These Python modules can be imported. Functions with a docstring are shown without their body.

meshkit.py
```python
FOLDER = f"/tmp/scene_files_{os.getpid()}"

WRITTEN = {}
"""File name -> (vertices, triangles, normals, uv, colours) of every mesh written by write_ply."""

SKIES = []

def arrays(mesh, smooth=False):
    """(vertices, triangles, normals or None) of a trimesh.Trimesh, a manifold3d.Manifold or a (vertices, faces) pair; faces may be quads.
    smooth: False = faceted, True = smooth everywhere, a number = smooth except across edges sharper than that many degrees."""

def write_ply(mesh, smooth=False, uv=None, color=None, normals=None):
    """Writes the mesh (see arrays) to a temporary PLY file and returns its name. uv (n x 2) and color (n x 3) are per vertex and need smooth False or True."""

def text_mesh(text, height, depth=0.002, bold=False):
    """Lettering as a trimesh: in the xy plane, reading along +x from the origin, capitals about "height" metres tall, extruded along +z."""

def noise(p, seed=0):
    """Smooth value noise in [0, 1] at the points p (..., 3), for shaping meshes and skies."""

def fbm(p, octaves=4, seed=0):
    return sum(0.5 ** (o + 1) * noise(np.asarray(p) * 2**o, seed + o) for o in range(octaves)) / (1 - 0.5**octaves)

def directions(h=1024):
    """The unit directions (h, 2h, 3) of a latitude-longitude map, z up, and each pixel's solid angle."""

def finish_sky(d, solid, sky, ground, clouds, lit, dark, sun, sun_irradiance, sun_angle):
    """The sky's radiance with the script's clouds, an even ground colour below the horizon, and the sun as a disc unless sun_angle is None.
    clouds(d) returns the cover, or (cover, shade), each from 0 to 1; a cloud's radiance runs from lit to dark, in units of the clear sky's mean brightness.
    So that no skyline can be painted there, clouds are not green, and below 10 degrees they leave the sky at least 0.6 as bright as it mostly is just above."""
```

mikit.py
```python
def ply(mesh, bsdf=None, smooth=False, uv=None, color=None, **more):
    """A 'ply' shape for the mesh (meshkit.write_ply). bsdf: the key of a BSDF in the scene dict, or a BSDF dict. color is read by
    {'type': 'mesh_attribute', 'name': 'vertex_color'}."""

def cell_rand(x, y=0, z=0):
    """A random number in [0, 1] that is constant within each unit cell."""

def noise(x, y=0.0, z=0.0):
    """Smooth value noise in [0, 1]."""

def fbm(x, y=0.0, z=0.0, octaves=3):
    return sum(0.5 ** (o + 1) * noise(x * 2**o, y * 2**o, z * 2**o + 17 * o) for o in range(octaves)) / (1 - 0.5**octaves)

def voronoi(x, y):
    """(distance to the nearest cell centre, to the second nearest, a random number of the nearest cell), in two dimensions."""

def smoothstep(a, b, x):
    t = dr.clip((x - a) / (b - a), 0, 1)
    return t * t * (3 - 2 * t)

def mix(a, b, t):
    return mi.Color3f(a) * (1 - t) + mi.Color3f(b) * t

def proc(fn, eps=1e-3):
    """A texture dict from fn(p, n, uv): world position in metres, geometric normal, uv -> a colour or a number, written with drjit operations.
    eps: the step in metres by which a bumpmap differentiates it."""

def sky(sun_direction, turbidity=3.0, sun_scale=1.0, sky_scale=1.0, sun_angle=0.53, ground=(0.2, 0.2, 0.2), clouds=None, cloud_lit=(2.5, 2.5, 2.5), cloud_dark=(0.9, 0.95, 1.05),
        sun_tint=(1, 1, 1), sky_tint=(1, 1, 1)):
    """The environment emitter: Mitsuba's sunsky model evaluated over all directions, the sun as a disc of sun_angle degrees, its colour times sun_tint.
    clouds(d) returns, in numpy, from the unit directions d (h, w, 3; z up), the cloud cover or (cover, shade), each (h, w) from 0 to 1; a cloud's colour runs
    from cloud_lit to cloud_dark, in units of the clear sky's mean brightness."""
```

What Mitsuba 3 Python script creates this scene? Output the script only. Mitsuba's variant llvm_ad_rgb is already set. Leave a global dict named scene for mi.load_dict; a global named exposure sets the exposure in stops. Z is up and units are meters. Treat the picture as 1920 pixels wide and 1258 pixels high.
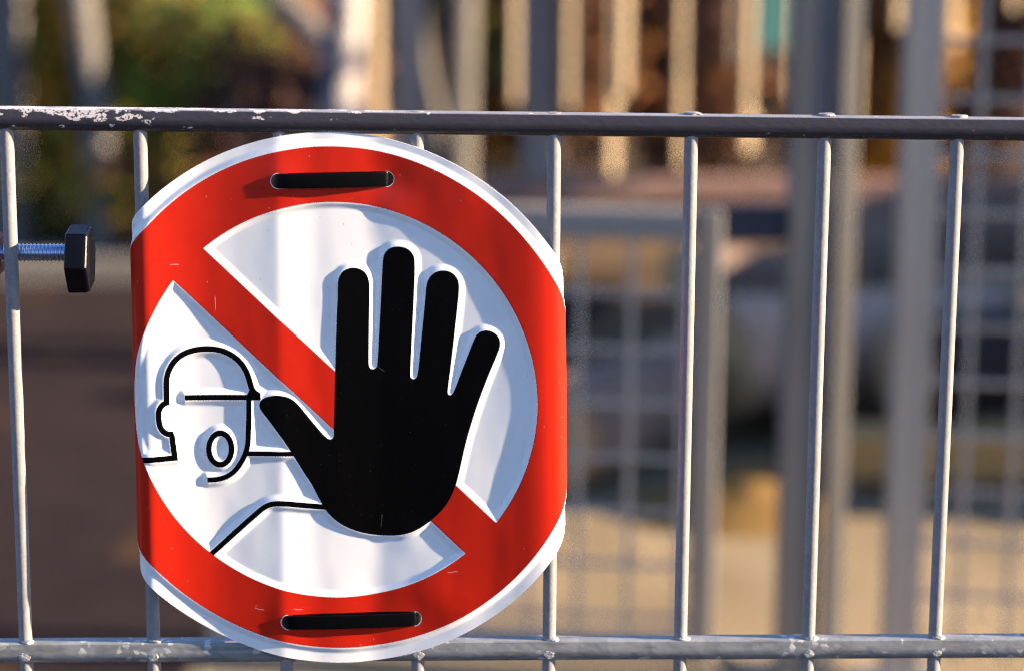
import math, random
import numpy as np, trimesh, shapely
import shapely.ops
from shapely.geometry import Polygon, LineString, Point, box as sbox
from scipy.spatial import Delaunay
import drjit as dr
import mitsuba as mi
import mikit, meshkit
from mikit import proc, noise, fbm, voronoi, cell_rand, smoothstep, mix

T = mi.ScalarTransform4f
scene, labels = {'type': 'scene'}, {}
rng = np.random.default_rng(7)

# ------------------------------------------------------------------ camera, sky, exposure
IW, IH = 1920.0, 1258.0                       # the photograph's pixels, used only to say where things stand
PITCH, YAW, ROLL, DIST, FOV = math.radians(11.878), math.radians(1.127), math.radians(0.344), 1.8427, 24.0
ZC = 1.0                                      # height above ground of the point on the barrier in the middle of the frame
FL = IW / 2 / math.tan(math.radians(FOV) / 2)
fwd = np.array([math.sin(YAW) * math.cos(PITCH), math.cos(YAW) * math.cos(PITCH), -math.sin(PITCH)])
rt0 = np.array([math.cos(YAW), -math.sin(YAW), 0.0]); up0 = np.cross(rt0, fwd)
RT = math.cos(ROLL) * rt0 + math.sin(ROLL) * up0
UP = -math.sin(ROLL) * rt0 + math.cos(ROLL) * up0
CAM = np.array([0, 0, ZC]) - DIST * fwd
scene['camera'] = {'type': 'thinlens', 'fov': FOV, 'fov_axis': 'x', 'near_clip': 0.05, 'far_clip': 2000.0,
                   'aperture_radius': 0.0155, 'focus_distance': 1.842,
                   'to_world': T().look_at(origin=CAM.tolist(), target=(CAM + fwd).tolist(), up=UP.tolist())}
SUN_AZ, SUN_EL = math.radians(83.0), math.radians(16.0)   # azimuth from the barrier's normal towards the right
SUN = [math.sin(SUN_AZ) * math.cos(SUN_EL), -math.cos(SUN_AZ) * math.cos(SUN_EL), math.sin(SUN_EL)]
scene['sky'] = mikit.sky(SUN, turbidity=2.5, sky_scale=0.5, sun_tint=(1.0, 1.12, 1.5), sky_tint=(0.82, 0.95, 1.33))
exposure = 4.1


def ray(px, py):
    px, py = np.asarray(px, float), np.asarray(py, float)
    return fwd + ((px - IW / 2) / FL)[..., None] * RT + ((IH / 2 - py) / FL)[..., None] * UP


def at(px, py, y=0.0):
    """The point of the plane y = const that the photograph shows at this pixel."""
    d = ray(px, py)
    return CAM + d * ((y - CAM[1]) / d[..., 1])[..., None]


def on_ground(px, py, z=0.0):
    d = ray(px, py)
    return CAM + d * ((z - CAM[2]) / d[..., 2])[..., None]


# ------------------------------------------------------------------ materials
def principled(color, rough=0.5, **more):
    return {'type': 'twosided', 'b': {'type': 'principled', 'base_color': color if isinstance(color, dict) else {'type': 'rgb', 'value': list(color)}, 'roughness': rough, **more}}


def bumped(inner, fn, scale, eps=5e-4):
    b = inner['b']
    return {'type': 'twosided', 'b': {'type': 'bumpmap', 'tex': proc(fn, eps), 'scale': scale, 'n': b}}


def specks(p, size, share, radius, seed):
    u, v = p.x / size + seed, p.z / size + seed * 1.7
    cu, cv = dr.floor(u), dr.floor(v)
    ou, ov = 0.2 + 0.6 * cell_rand(cu, cv, seed), 0.2 + 0.6 * cell_rand(cu, cv, seed + 1)
    d = dr.sqrt(dr.square(u - cu - ou) + dr.square(v - cv - ov)) * size
    r = radius * (0.4 + cell_rand(cu, cv, seed + 2))
    return dr.select(cell_rand(cu, cv, seed + 3) < share, 1 - smoothstep(r * 0.6, r, d), 0.0)


def scratches(p, size, share, seed):
    u, v = p.x / size + seed, p.z / size + seed * 2.3
    cu, cv = dr.floor(u), dr.floor(v)
    a = cell_rand(cu, cv, seed + 4) * 3.1416
    x, y = (u - cu - 0.5) * size, (v - cv - 0.5) * size
    y = y + 0.0012 * (noise(x * 400, cu, cv) - 0.5)
    along, off = x * dr.cos(a) + y * dr.sin(a), dr.abs(-x * dr.sin(a) + y * dr.cos(a))
    half = size * (0.06 + 0.16 * cell_rand(cu, cv, seed + 5))
    return dr.select(cell_rand(cu, cv, seed + 6) < share, (1 - smoothstep(0.00012, 0.00032, off)) * (1 - smoothstep(half * 0.6, half, dr.abs(along))), 0.0)


def red_fn(p, n, uv):
    m = dr.maximum(specks(p, 0.016, 0.20, 0.00035, 3), 0.5 * scratches(p, 0.030, 0.11, 11))
    tone = 0.94 + 0.12 * fbm(p.x * 60, p.z * 60, 2.0)
    return mix(mi.Color3f(0.55, 0.017, 0.006) * tone, (0.85, 0.75, 0.72), dr.clip(m, 0, 1))


def white_fn(p, n, uv):
    m = specks(p, 0.022, 0.30, 0.0004, 23)
    g = fbm(p.x * 18, p.z * 18, 5.0)
    return mix(mix((0.83, 0.83, 0.84), (0.76, 0.76, 0.76), g * 0.5), (0.12, 0.11, 0.1), m * 0.8)


def black_fn(p, n, uv):
    m = dr.maximum(specks(p, 0.008, 0.25, 0.0002, 41), 0.5 * scratches(p, 0.04, 0.2, 47))
    return mix((0.0016, 0.0014, 0.0016), (0.3, 0.3, 0.3), dr.clip(m, 0, 1) * 0.5)


scene['sign_red'] = principled(proc(red_fn), 0.26, specular=0.3)
scene['sign_white'] = principled(proc(white_fn), 0.34, specular=0.5)
scene['sign_black'] = principled(proc(black_fn), 0.30, specular=0.10)
scene['sign_back'] = principled((0.45, 0.45, 0.46), 0.45, metallic=0.5)
scene['black_strap'] = principled((0.002, 0.002, 0.0025), 0.34, specular=0.12)
scene['black_plastic'] = bumped(principled((0.002, 0.0017, 0.004), 0.36, specular=0.18), lambda p, n, uv: fbm(p.x * 700, p.y * 700, p.z * 700), 0.0003)


def galv_bar(p, n, uv):
    a = fbm(p.x * 260, p.y * 260, p.z * 90)
    b = noise(p.x * 900, p.y * 900, p.z * 600)
    s = smoothstep(0.80, 0.88, noise(p.x * 330 + 7, p.y * 330, p.z * 170))
    c = mix((0.20, 0.188, 0.20), (0.28, 0.265, 0.265), a)
    return mix(c * (0.86 + 0.28 * b), (0.20, 0.19, 0.19), s * 0.5)


def galv_bar_h(p, n, uv):
    return fbm(p.x * 420, p.y * 420, p.z * 300)


scene['galvanised_bar'] = bumped(principled(proc(galv_bar), 0.40, metallic=0.0, specular=0.25, clearcoat=0.4, clearcoat_gloss=0.5), galv_bar_h, 0.00014, 2e-4)


def galv_rail(p, n, uv):
    v = (p.z - p.y) * 1.0
    wx, wz = p.x + 0.004 * fbm(p.x * 120, v * 120), v + 0.004 * fbm(p.x * 120 + 9, v * 120)
    _, _, w = voronoi(wx * 85, wz * 130)
    _, _, w2 = voronoi(wx * 240, wz * 260)
    c = mix((0.24, 0.255, 0.27), (0.36, 0.365, 0.37), w * 0.7 + w2 * 0.3)
    bright = smoothstep(0.86, 0.93, w2) * smoothstep(0.45, 0.6, noise(p.x * 60, v * 60))
    c = mix(c, (0.68, 0.67, 0.65), bright)
    dirt = smoothstep(0.55, 0.8, fbm(p.x * 30, v * 200, 3.0))
    return mix(c, (0.17, 0.165, 0.16), dirt * 0.55)


scene['galvanised_rail'] = bumped(principled(proc(galv_rail), 0.42, metallic=0.35), lambda p, n, uv: fbm(p.x * 200, p.y * 260, p.z * 260), 0.00025, 3e-4)
RAIL_Z = {}


def dark_rail(p, n, uv):
    """Dark weathered coat, flaked to pale zinc and primer along the upper edge, most of it at the left."""
    hh = p.z - (RAIL_Z['top'][0] + RAIL_Z['top'][1] * p.x)          # height above the rail's axis
    x = p.x
    big = fbm(x * 110, hh * 240, p.y * 160, octaves=5)
    zone = dr.exp(-dr.square((x + 0.318) / 0.045)) * dr.exp(-dr.square((hh - 0.0045) / 0.0045)) * 0.34
    zone2 = smoothstep(0.0058, 0.0078, hh) * (0.27 - 0.27 * smoothstep(-0.14, 0.0, x))
    zone3 = dr.exp(-dr.square((x + 0.16) / 0.07)) * dr.exp(-dr.square((hh - 0.003) / 0.0018)) * 0.15
    thr = 0.715 + 0.07 * smoothstep(-0.27, -0.08, x)
    flake = smoothstep(thr, thr + 0.02, big + zone + zone2 * 0.75 + zone3)
    flake = flake * smoothstep(0.30, 0.42, noise(x * 900, hh * 1100, p.y * 700))
    low = smoothstep(0.0, -0.006, hh)
    dust = noise(x * 1300, hh * 1300, p.y * 1300) * low
    base = mix((0.046, 0.042, 0.058), (0.056, 0.047, 0.043), low * 0.7 + 0.3 * fbm(x * 90, hh * 300))
    base = mix(base, (0.22, 0.20, 0.18), smoothstep(0.66, 0.88, dust) * 0.8)
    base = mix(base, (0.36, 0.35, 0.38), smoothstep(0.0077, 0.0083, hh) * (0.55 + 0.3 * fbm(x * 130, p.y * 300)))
    return mix(base, (0.80, 0.70, 0.68), flake)


scene['dark_rail_paint'] = bumped(principled(proc(dark_rail), 0.38, metallic=0.15), lambda p, n, uv: fbm(p.x * 260, p.y * 300, p.z * 300), 0.00022, 3e-4)
scene['weld'] = bumped(principled((0.46, 0.45, 0.44), 0.45, metallic=0.4), lambda p, n, uv: fbm(p.x * 800, p.y * 800, p.z * 800), 0.0008, 2e-4)
scene['zinc_thread'] = principled((0.50, 0.60, 0.78), 0.26, metallic=0.9)
scene['rust_red'] = principled(proc(lambda p, n, uv: mix((0.20, 0.035, 0.022), (0.10, 0.03, 0.02), fbm(p.x * 200, p.y * 200, p.z * 200))), 0.6)


def wood_fn(a, b, s=1.0):
    def f(p, n, uv):
        g = fbm(p.x * 12 * s, p.y * 12 * s, p.z * 3 * s, octaves=2)
        return mix(a, b, g)
    return f


def log_fn(a, b):
    def f(p, n, uv):
        g = fbm(p.x * 8, p.y * 8, p.z * 14, octaves=2)
        return mix(a, b, smoothstep(0.3, 0.7, g))
    return f


scene['pale_wood'] = principled(proc(wood_fn((0.34, 0.255, 0.165), (0.28, 0.21, 0.132))), 0.7, specular=0.2)
scene['grey_wood'] = principled(proc(wood_fn((0.30, 0.25, 0.22), (0.20, 0.165, 0.15))), 0.7)
scene['rust_wood'] = principled(proc(wood_fn((0.34, 0.20, 0.15), (0.22, 0.12, 0.09))), 0.7)
scene['ochre_timber'] = principled(proc(lambda p, n, uv: mix((0.42, 0.245, 0.085), (0.34, 0.195, 0.065), fbm(p.x * 5, p.y * 30, p.z * 60))), 0.65)  # ochre raised so the shaded beam looks sunlit
scene['log_grey'] = principled(proc(log_fn((0.36, 0.24, 0.18), (0.46, 0.315, 0.24))), 0.85)
scene['log_lilac'] = principled(proc(log_fn((0.36, 0.24, 0.175), (0.46, 0.315, 0.235))), 0.85)
scene['log_tan'] = principled(proc(log_fn((0.30, 0.22, 0.14), (0.40, 0.30, 0.19))), 0.8)
scene['log_dark'] = principled(proc(log_fn((0.11, 0.075, 0.062), (0.16, 0.11, 0.09))), 0.9)
scene['log_black'] = principled(proc(log_fn((0.17, 0.118, 0.096), (0.24, 0.168, 0.137))), 0.9)
scene['log_brown'] = principled(proc(log_fn((0.13, 0.085, 0.065), (0.19, 0.125, 0.095))), 0.85)
scene['log_near_black'] = principled(proc(log_fn((0.024, 0.020, 0.022), (0.034, 0.029, 0.031))), 0.9, specular=0.1)  # near-black bark, two close tones mixed at random
scene['log_end'] = principled(proc(lambda p, n, uv: mix((0.40, 0.26, 0.13), (0.28, 0.18, 0.09), fbm(p.x * 60, p.y * 60, p.z * 60))), 0.75)
scene['post_steel'] = principled(proc(lambda p, n, uv: mix((0.27, 0.25, 0.235), (0.33, 0.31, 0.29), fbm(p.x * 8, p.y * 8, p.z * 5))), 0.45, metallic=0.3)
scene['post_dark'] = principled(proc(lambda p, n, uv: mix((0.10, 0.10, 0.105), (0.15, 0.145, 0.15), fbm(p.x * 8, p.y * 8, p.z * 5))), 0.5, metallic=0.3)
scene['gate_steel'] = principled(proc(lambda p, n, uv: mix((0.28, 0.25, 0.22), (0.36, 0.32, 0.285), fbm(p.x * 8, p.y * 8, p.z * 5))), 0.5, metallic=0.3)
scene['navy_steel'] = principled((0.022, 0.023, 0.040), 0.5)
scene['mesh_wire'] = principled((0.48, 0.395, 0.325), 0.6, specular=0.2)
scene['teal_sheet'] = principled((0.10, 0.30, 0.27), 0.4)
scene['kerb_stone'] = principled(proc(lambda p, n, uv: mix((0.19, 0.172, 0.15), (0.12, 0.108, 0.095), fbm(p.x * 8, p.y * 20, p.z * 20))), 0.85)
scene['birch_bark'] = principled(proc(lambda p, n, uv: mix((0.36, 0.33, 0.32), (0.07, 0.07, 0.10), smoothstep(0.50, 0.62, fbm(p.x * 6, p.y * 6 + 3, p.z * 11 + 1.3)))), 0.7)
scene['grey_bark'] = principled(proc(lambda p, n, uv: mix((0.15, 0.135, 0.12), (0.09, 0.08, 0.074), fbm(p.x * 12, p.y * 12, p.z * 4))), 0.85)
scene['pale_bark'] = principled(proc(lambda p, n, uv: mix((0.19, 0.17, 0.155), (0.12, 0.108, 0.10), fbm(p.x * 12, p.y * 12, p.z * 4))), 0.85)
scene['dark_bark'] = principled((0.07, 0.055, 0.045), 0.9)


def sand_fn(p, n, uv):
    a = fbm(p.x * 2.2, p.y * 3, 0.0, octaves=2)
    b = noise(p.x * 9, p.y * 6)
    c = mix((0.275, 0.215, 0.14), (0.21, 0.158, 0.095), a)
    c = c * (0.85 + 0.3 * b)
    # darker, leaf-strewn earth further off
    far = smoothstep(3.2, 5.2, p.y + 0.8 * fbm(p.x * 2, p.y * 2 + 5))
    return mix(c, (0.075, 0.048, 0.028), far * 0.85)


def shaded_asphalt_fn(p, n, uv):
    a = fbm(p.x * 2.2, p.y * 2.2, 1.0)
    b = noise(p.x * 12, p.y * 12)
    c = mix((0.021, 0.0152, 0.0165), (0.026, 0.0188, 0.0195), a) * (0.85 + 0.3 * b)  # shade over this ground is put into a darker asphalt tone
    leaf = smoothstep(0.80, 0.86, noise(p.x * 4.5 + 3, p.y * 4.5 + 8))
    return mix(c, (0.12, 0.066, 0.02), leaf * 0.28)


scene['sand_material'] = principled(proc(sand_fn), 0.95, specular=0.1)
scene['shaded_asphalt_material'] = principled(proc(shaded_asphalt_fn), 0.95, specular=0.05)
scene['ochre_sand'] = principled(proc(lambda p, n, uv: mix((0.19, 0.115, 0.042), (0.15, 0.09, 0.033), fbm(p.x * 9, p.y * 9, p.z * 9))), 0.95, specular=0.1)
scene['soil_material'] = principled(proc(lambda p, n, uv: mix((0.06, 0.042, 0.028), (0.11, 0.065, 0.03), fbm(p.x * 6, p.y * 6))), 0.95)


def leaf_bsdf(c):
    return {'type': 'principledthin', 'base_color': {'type': 'rgb', 'value': list(c)}, 'roughness': 0.5, 'diff_trans': 0.7, 'spec_trans': 0.0, 'eta': 1.4}


LEAF = {'leaf_green': (0.15, 0.25, 0.045), 'leaf_dark': (0.13, 0.16, 0.06), 'leaf_olive': (0.30, 0.225, 0.04), 'leaf_ochre': (0.45, 0.23, 0.04),
        'leaf_rust': (0.30, 0.13, 0.055), 'leaf_brown': (0.13, 0.07, 0.055), 'leaf_mauve': (0.15, 0.105, 0.10)}
for k, c in LEAF.items():
    scene[k] = leaf_bsdf(c)


# ------------------------------------------------------------------ helpers
def free(key):
    if key not in scene and key not in labels:
        return key
    k = 1
    while f'{key}_{k:03d}' in scene or f'{key}_{k:03d}' in labels:
        k += 1
    return f'{key}_{k:03d}'


def part(parent, name, mesh, bsdf, smooth=35, **lab):
    key = free(f'{parent}__{name}' if parent else name)
    scene[key] = mikit.ply(mesh, bsdf, smooth=smooth)
    if lab:
        labels[key] = lab
    return key


def thing(name, label, category, **more):
    key = free(name)
    labels[key] = {'label': label, 'category': category, **more}
    return key


def box(x0, x1, y0, y1, z0, z1, bevel=0.0):
    m = trimesh.creation.box(bounds=[[x0, y0, z0], [x1, y1, z1]])
    if bevel:
        import manifold3d as m3
        s = m3.Manifold.cube([x1 - x0 - 2 * bevel, y1 - y0 - 2 * bevel, z1 - z0 - 2 * bevel])
        pts = []
        for cx in (x0 + bevel, x1 - bevel):
            for cy in (y0 + bevel, y1 - bevel):
                for cz in (z0 + bevel, z1 - bevel):
                    for d in ([1, 0, 0], [-1, 0, 0], [0, 1, 0], [0, -1, 0], [0, 0, 1], [0, 0, -1]):
                        pts.append(np.array([cx, cy, cz]) + bevel * np.array(d))
        m = trimesh.convex.convex_hull(np.array(pts))
    return m


def tube(pts, radii, sides=16, wob=0.0, seed=0, caps=True):
    """A closed tube round a polyline, radius per point, optionally knobbly."""
    p = np.asarray(pts, float)
    r = np.broadcast_to(np.asarray(radii, float), (len(p),))
    t = np.gradient(p, axis=0); t /= np.linalg.norm(t, axis=1, keepdims=True)
    ref = np.array([0, 0, 1.0]) if abs(t[:, 2]).mean() < 0.8 else np.array([1.0, 0, 0])
    a = np.cross(t, ref); a /= np.linalg.norm(a, axis=1, keepdims=True)
    b = np.cross(t, a)
    ang = np.arange(sides) * 2 * np.pi / sides
    rr = r[:, None] * np.ones(sides)
    v = p[:, None] + rr[..., None] * (np.cos(ang)[None, :, None] * a[:, None] + np.sin(ang)[None, :, None] * b[:, None])
    if wob:
        off = (meshkit.fbm(v.reshape(-1, 3) * (0.6 / max(r.mean(), 1e-3)), 3, seed).reshape(v.shape[:2]) - 0.5) * 2 * wob
        v = p[:, None] + (rr * (1 + off))[..., None] * (np.cos(ang)[None, :, None] * a[:, None] + np.sin(ang)[None, :, None] * b[:, None])
    n = len(p)
    i, j = np.meshgrid(np.arange(n - 1), np.arange(sides), indexing='ij')
    q = np.stack([i * sides + j, i * sides + (j + 1) % sides, (i + 1) * sides + (j + 1) % sides, (i + 1) * sides + j], -1).reshape(-1, 4)
    f = [q[:, [0, 1, 2]], q[:, [0, 2, 3]]]
    v = v.reshape(-1, 3)
    if caps:
        c0, c1 = len(v), len(v) + 1
        v = np.vstack([v, p[0], p[-1]])
        k = np.arange(sides)
        f += [np.c_[np.full(sides, c0), (k + 1) % sides, k], np.c_[np.full(sides, c1), (n - 1) * sides + k, (n - 1) * sides + (k + 1) % sides]]
    m = trimesh.Trimesh(v, np.vstack(f), process=False)
    m.fix_normals()
    return m


# ------------------------------------------------------------------ ground
def sheet(poly, z):
    v, f = trimesh.creation.triangulate_polygon(poly, engine='earcut')
    m = trimesh.Trimesh(np.c_[v, np.full(len(v), z)], f, process=False)
    if m.face_normals[0, 2] < 0:
        m.invert()
    return m


gk = part(None, 'sandy_ground', sheet(sbox(-400, -200, 400, 600), 0.0), 'sand_material', smooth=False)
labels[gk] = {'kind': 'structure'}
e0, e1 = on_ground(350, 1258), on_ground(1060, 640)
dv = (e1 - e0) / np.linalg.norm(e1 - e0)
a0, a1 = e0 - dv * 6, e1
KERB_Y = 5.55
k1 = e0 + dv * ((KERB_Y - e0[1]) / dv[1])
gk = part(None, 'asphalt_path', sheet(Polygon([(-60, -40), (60, -40), (60, 1.25), (e0[0] + 0.05, 1.25), (e0[0], e0[1]), (k1[0], KERB_Y), (-60, KERB_Y)]), 0.005), 'shaded_asphalt_material', smooth=False)
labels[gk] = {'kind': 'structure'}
gk = part(None, 'planting_bed', sheet(Polygon([(-60, KERB_Y + 0.1), (9, KERB_Y + 0.1), (9, 16), (-60, 16)]), 0.02), 'soil_material', smooth=False)
labels[gk] = {'kind': 'structure'}
kb = thing('kerb', 'pale grey stone kerb edging the planting bed behind the dark path', 'kerb')
for i in range(12):
    x0 = -6.0 + i * 0.5
    part(kb, 'kerb_block', box(x0 + 0.006, x0 + 0.494, KERB_Y - 0.06, KERB_Y + 0.10, -0.05, 0.085 + 0.004 * math.sin(i * 2.1), 0.012), 'kerb_stone')
# small stones strewn on the sand
peb = []
for i in range(220):
    x, y = rng.uniform(-0.6, 2.4), rng.uniform(1.2, 4.5)
    r = rng.uniform(0.003, 0.011)
    s = trimesh.creation.icosphere(subdivisions=1, radius=r)
    s.vertices *= rng.uniform(0.6, 1.1, 3)
    s.apply_translation([x, y, r * 0.3])
    peb.append(s)
gk = part(None, 'gravel', trimesh.util.concatenate(peb), 'log_tan', smooth=True)
labels[gk] = {'kind': 'stuff', 'label': 'loose small stones strewn over the sandy ground', 'category': 'gravel'}

# ------------------------------------------------------------------ the barrier in front
BARS = np.array([-0.37921, -0.27957, -0.17533, -0.07227, 0.03077, 0.13395, 0.23487, 0.33508])
BR = 0.0052
RY = 0.0000                                     # the rails' axis in depth
RH = 0.0086                                     # half width of the rails
ztop = at(np.array([960.]), np.array([233.]))[0, 2]
zbot = at(np.array([960.]), np.array([1216.]))[0, 2]
TS = (at(np.array([1900.]), np.array([247.]))[0, 2] - at(np.array([20.]), np.array([226.5]))[0, 2]) / (at(np.array([1900.]), np.array([247.]))[0, 0] - at(np.array([20.]), np.array([226.5]))[0, 0])
BS = (at(np.array([1900.]), np.array([1206.5]))[0, 2] - at(np.array([20.]), np.array([1215.5]))[0, 2]) / (at(np.array([1900.]), np.array([1206.5]))[0, 0] - at(np.array([20.]), np.array([1215.5]))[0, 0])
ztop, zbot, TS, BS = float(ztop), float(zbot), float(TS), float(BS)
RAIL_Z['top'] = (ztop, TS)
RAIL_Z['bottom'] = (zbot, BS)


def rail_mesh(z, slope, x0, x1, ripple=0.00010, seed=1):
    """A D-shaped tube: flat on top, rounded in front, behind and below."""
    prof = [(-RH + 0.0012, RH), (RH - 0.0012, RH)]
    prof = [(-RH * 0.93, RH * 0.93)] + [(-RH * 0.80, RH)] + [(y, RH) for y in np.linspace(-0.6, 0.6, 5) * RH] + [(RH * 0.80, RH), (RH * 0.93, RH * 0.93)]
    for a in np.linspace(0.12, math.pi - 0.12, 15):
        prof.append((RH * math.copysign(abs(math.cos(a)) ** 0.75, math.cos(a)), -RH * 1.42 * math.sin(a) ** 0.85 + RH * 0.42))
    prof = np.array(prof)
    xs = np.arange(x0, x1 + 1e-6, 0.004)
    v = np.zeros((len(xs), len(prof), 3))
    v[..., 0] = xs[:, None]
    v[..., 1] = RY + prof[None, :, 0]
    v[..., 2] = z + slope * xs[:, None] + prof[None, :, 1]
    n = meshkit.fbm(v * np.array([35, 120, 120]), 3, seed) - 0.5
    v[..., 1] += n * ripple * 2 * np.sign(prof[None, :, 0]) * (abs(prof[None, :, 0]) > RH * 0.5)
    v[..., 2] += n * ripple * 2
    m_ = len(prof)
    i, j = np.meshgrid(np.arange(len(xs) - 1), np.arange(m_), indexing='ij')
    q = np.stack([i * m_ + j, i * m_ + (j + 1) % m_, (i + 1) * m_ + (j + 1) % m_, (i + 1) * m_ + j], -1).reshape(-1, 4)
    m = trimesh.Trimesh(v.reshape(-1, 3), np.vstack([q[:, [0, 1, 2]], q[:, [0, 2, 3]]]), process=False)
    cap = [[0, k, k + 1] for k in range(1, m_ - 1)]
    base = (len(xs) - 1) * m_
    m = trimesh.Trimesh(m.vertices, np.vstack([m.faces, np.array(cap), base + np.array(cap)[:, ::-1]]), process=False)
    m.fix_normals()
    return m


bar_t = thing('crowd_barrier', 'steel barrier of round upright bars between a dark top rail and a grey lower rail', 'barrier')
part(bar_t, 'top_rail', rail_mesh(ztop, TS, -1.05, 1.05, seed=1), 'dark_rail_paint', smooth=28, label='dark weathered top rail with flaking pale patches')
part(bar_t, 'bottom_rail', rail_mesh(zbot, BS, -1.05, 1.05, seed=5), 'galvanised_rail', smooth=28, label='dull grey galvanised lower rail with weld spots')
part(bar_t, 'foot_rail', rail_mesh(0.16, 0, -1.05, 1.05, seed=9), 'galvanised_rail', smooth=28)
extra = [-0.995, -0.892, -0.789, -0.686, -0.583, -0.481, 0.437, 0.540, 0.643, 0.746, 0.849, 0.952]
for i, x in enumerate(list(BARS) + extra):
    zt = ztop + TS * x + RH + (0.0018 if x > 0.1 else 0.0004 if x > -0.1 else -0.002)
    zs = np.linspace(0.15, zt, 60)
    wv = 0.0006 * (meshkit.fbm(np.c_[zs * 3, np.full(60, i * 3.7), np.zeros(60)], 2, i) - 0.5)
    wv2 = 0.0006 * (meshkit.fbm(np.c_[zs * 3, np.full(60, i * 3.7), np.ones(60) * 9], 2, i) - 0.5)
    part(bar_t, 'bar', tube(np.c_[x + wv, wv2, zs], BR, 28, wob=0.006, seed=i), 'galvanised_bar', smooth=50)
for s in (-1, 1):
    part(bar_t, 'end_post', tube([[s * 1.065, 0, 0.05], [s * 1.065, 0, ztop + 0.004]], 0.0135, 20), 'galvanised_rail', smooth=50)
    part(bar_t, 'foot', tube([[s * 1.065, -0.28, 0.012], [s * 1.065, -0.2, 0.02], [s * 1.065, 0, 0.05], [s * 1.065, 0.2, 0.02], [s * 1.065, 0.28, 0.012]], 0.012, 14), 'galvanised_rail', smooth=50)


def blob(c, r, seed, sub=3, amp=0.3):
    s = trimesh.creation.icosphere(subdivisions=sub)
    k = 1 + amp * (meshkit.fbm(s.vertices * 1.6 + seed * 5.3, 3, seed) - 0.5) * 2
    s.vertices = s.vertices * k[:, None] * np.asarray(r) + np.asarray(c)
    return s


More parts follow.
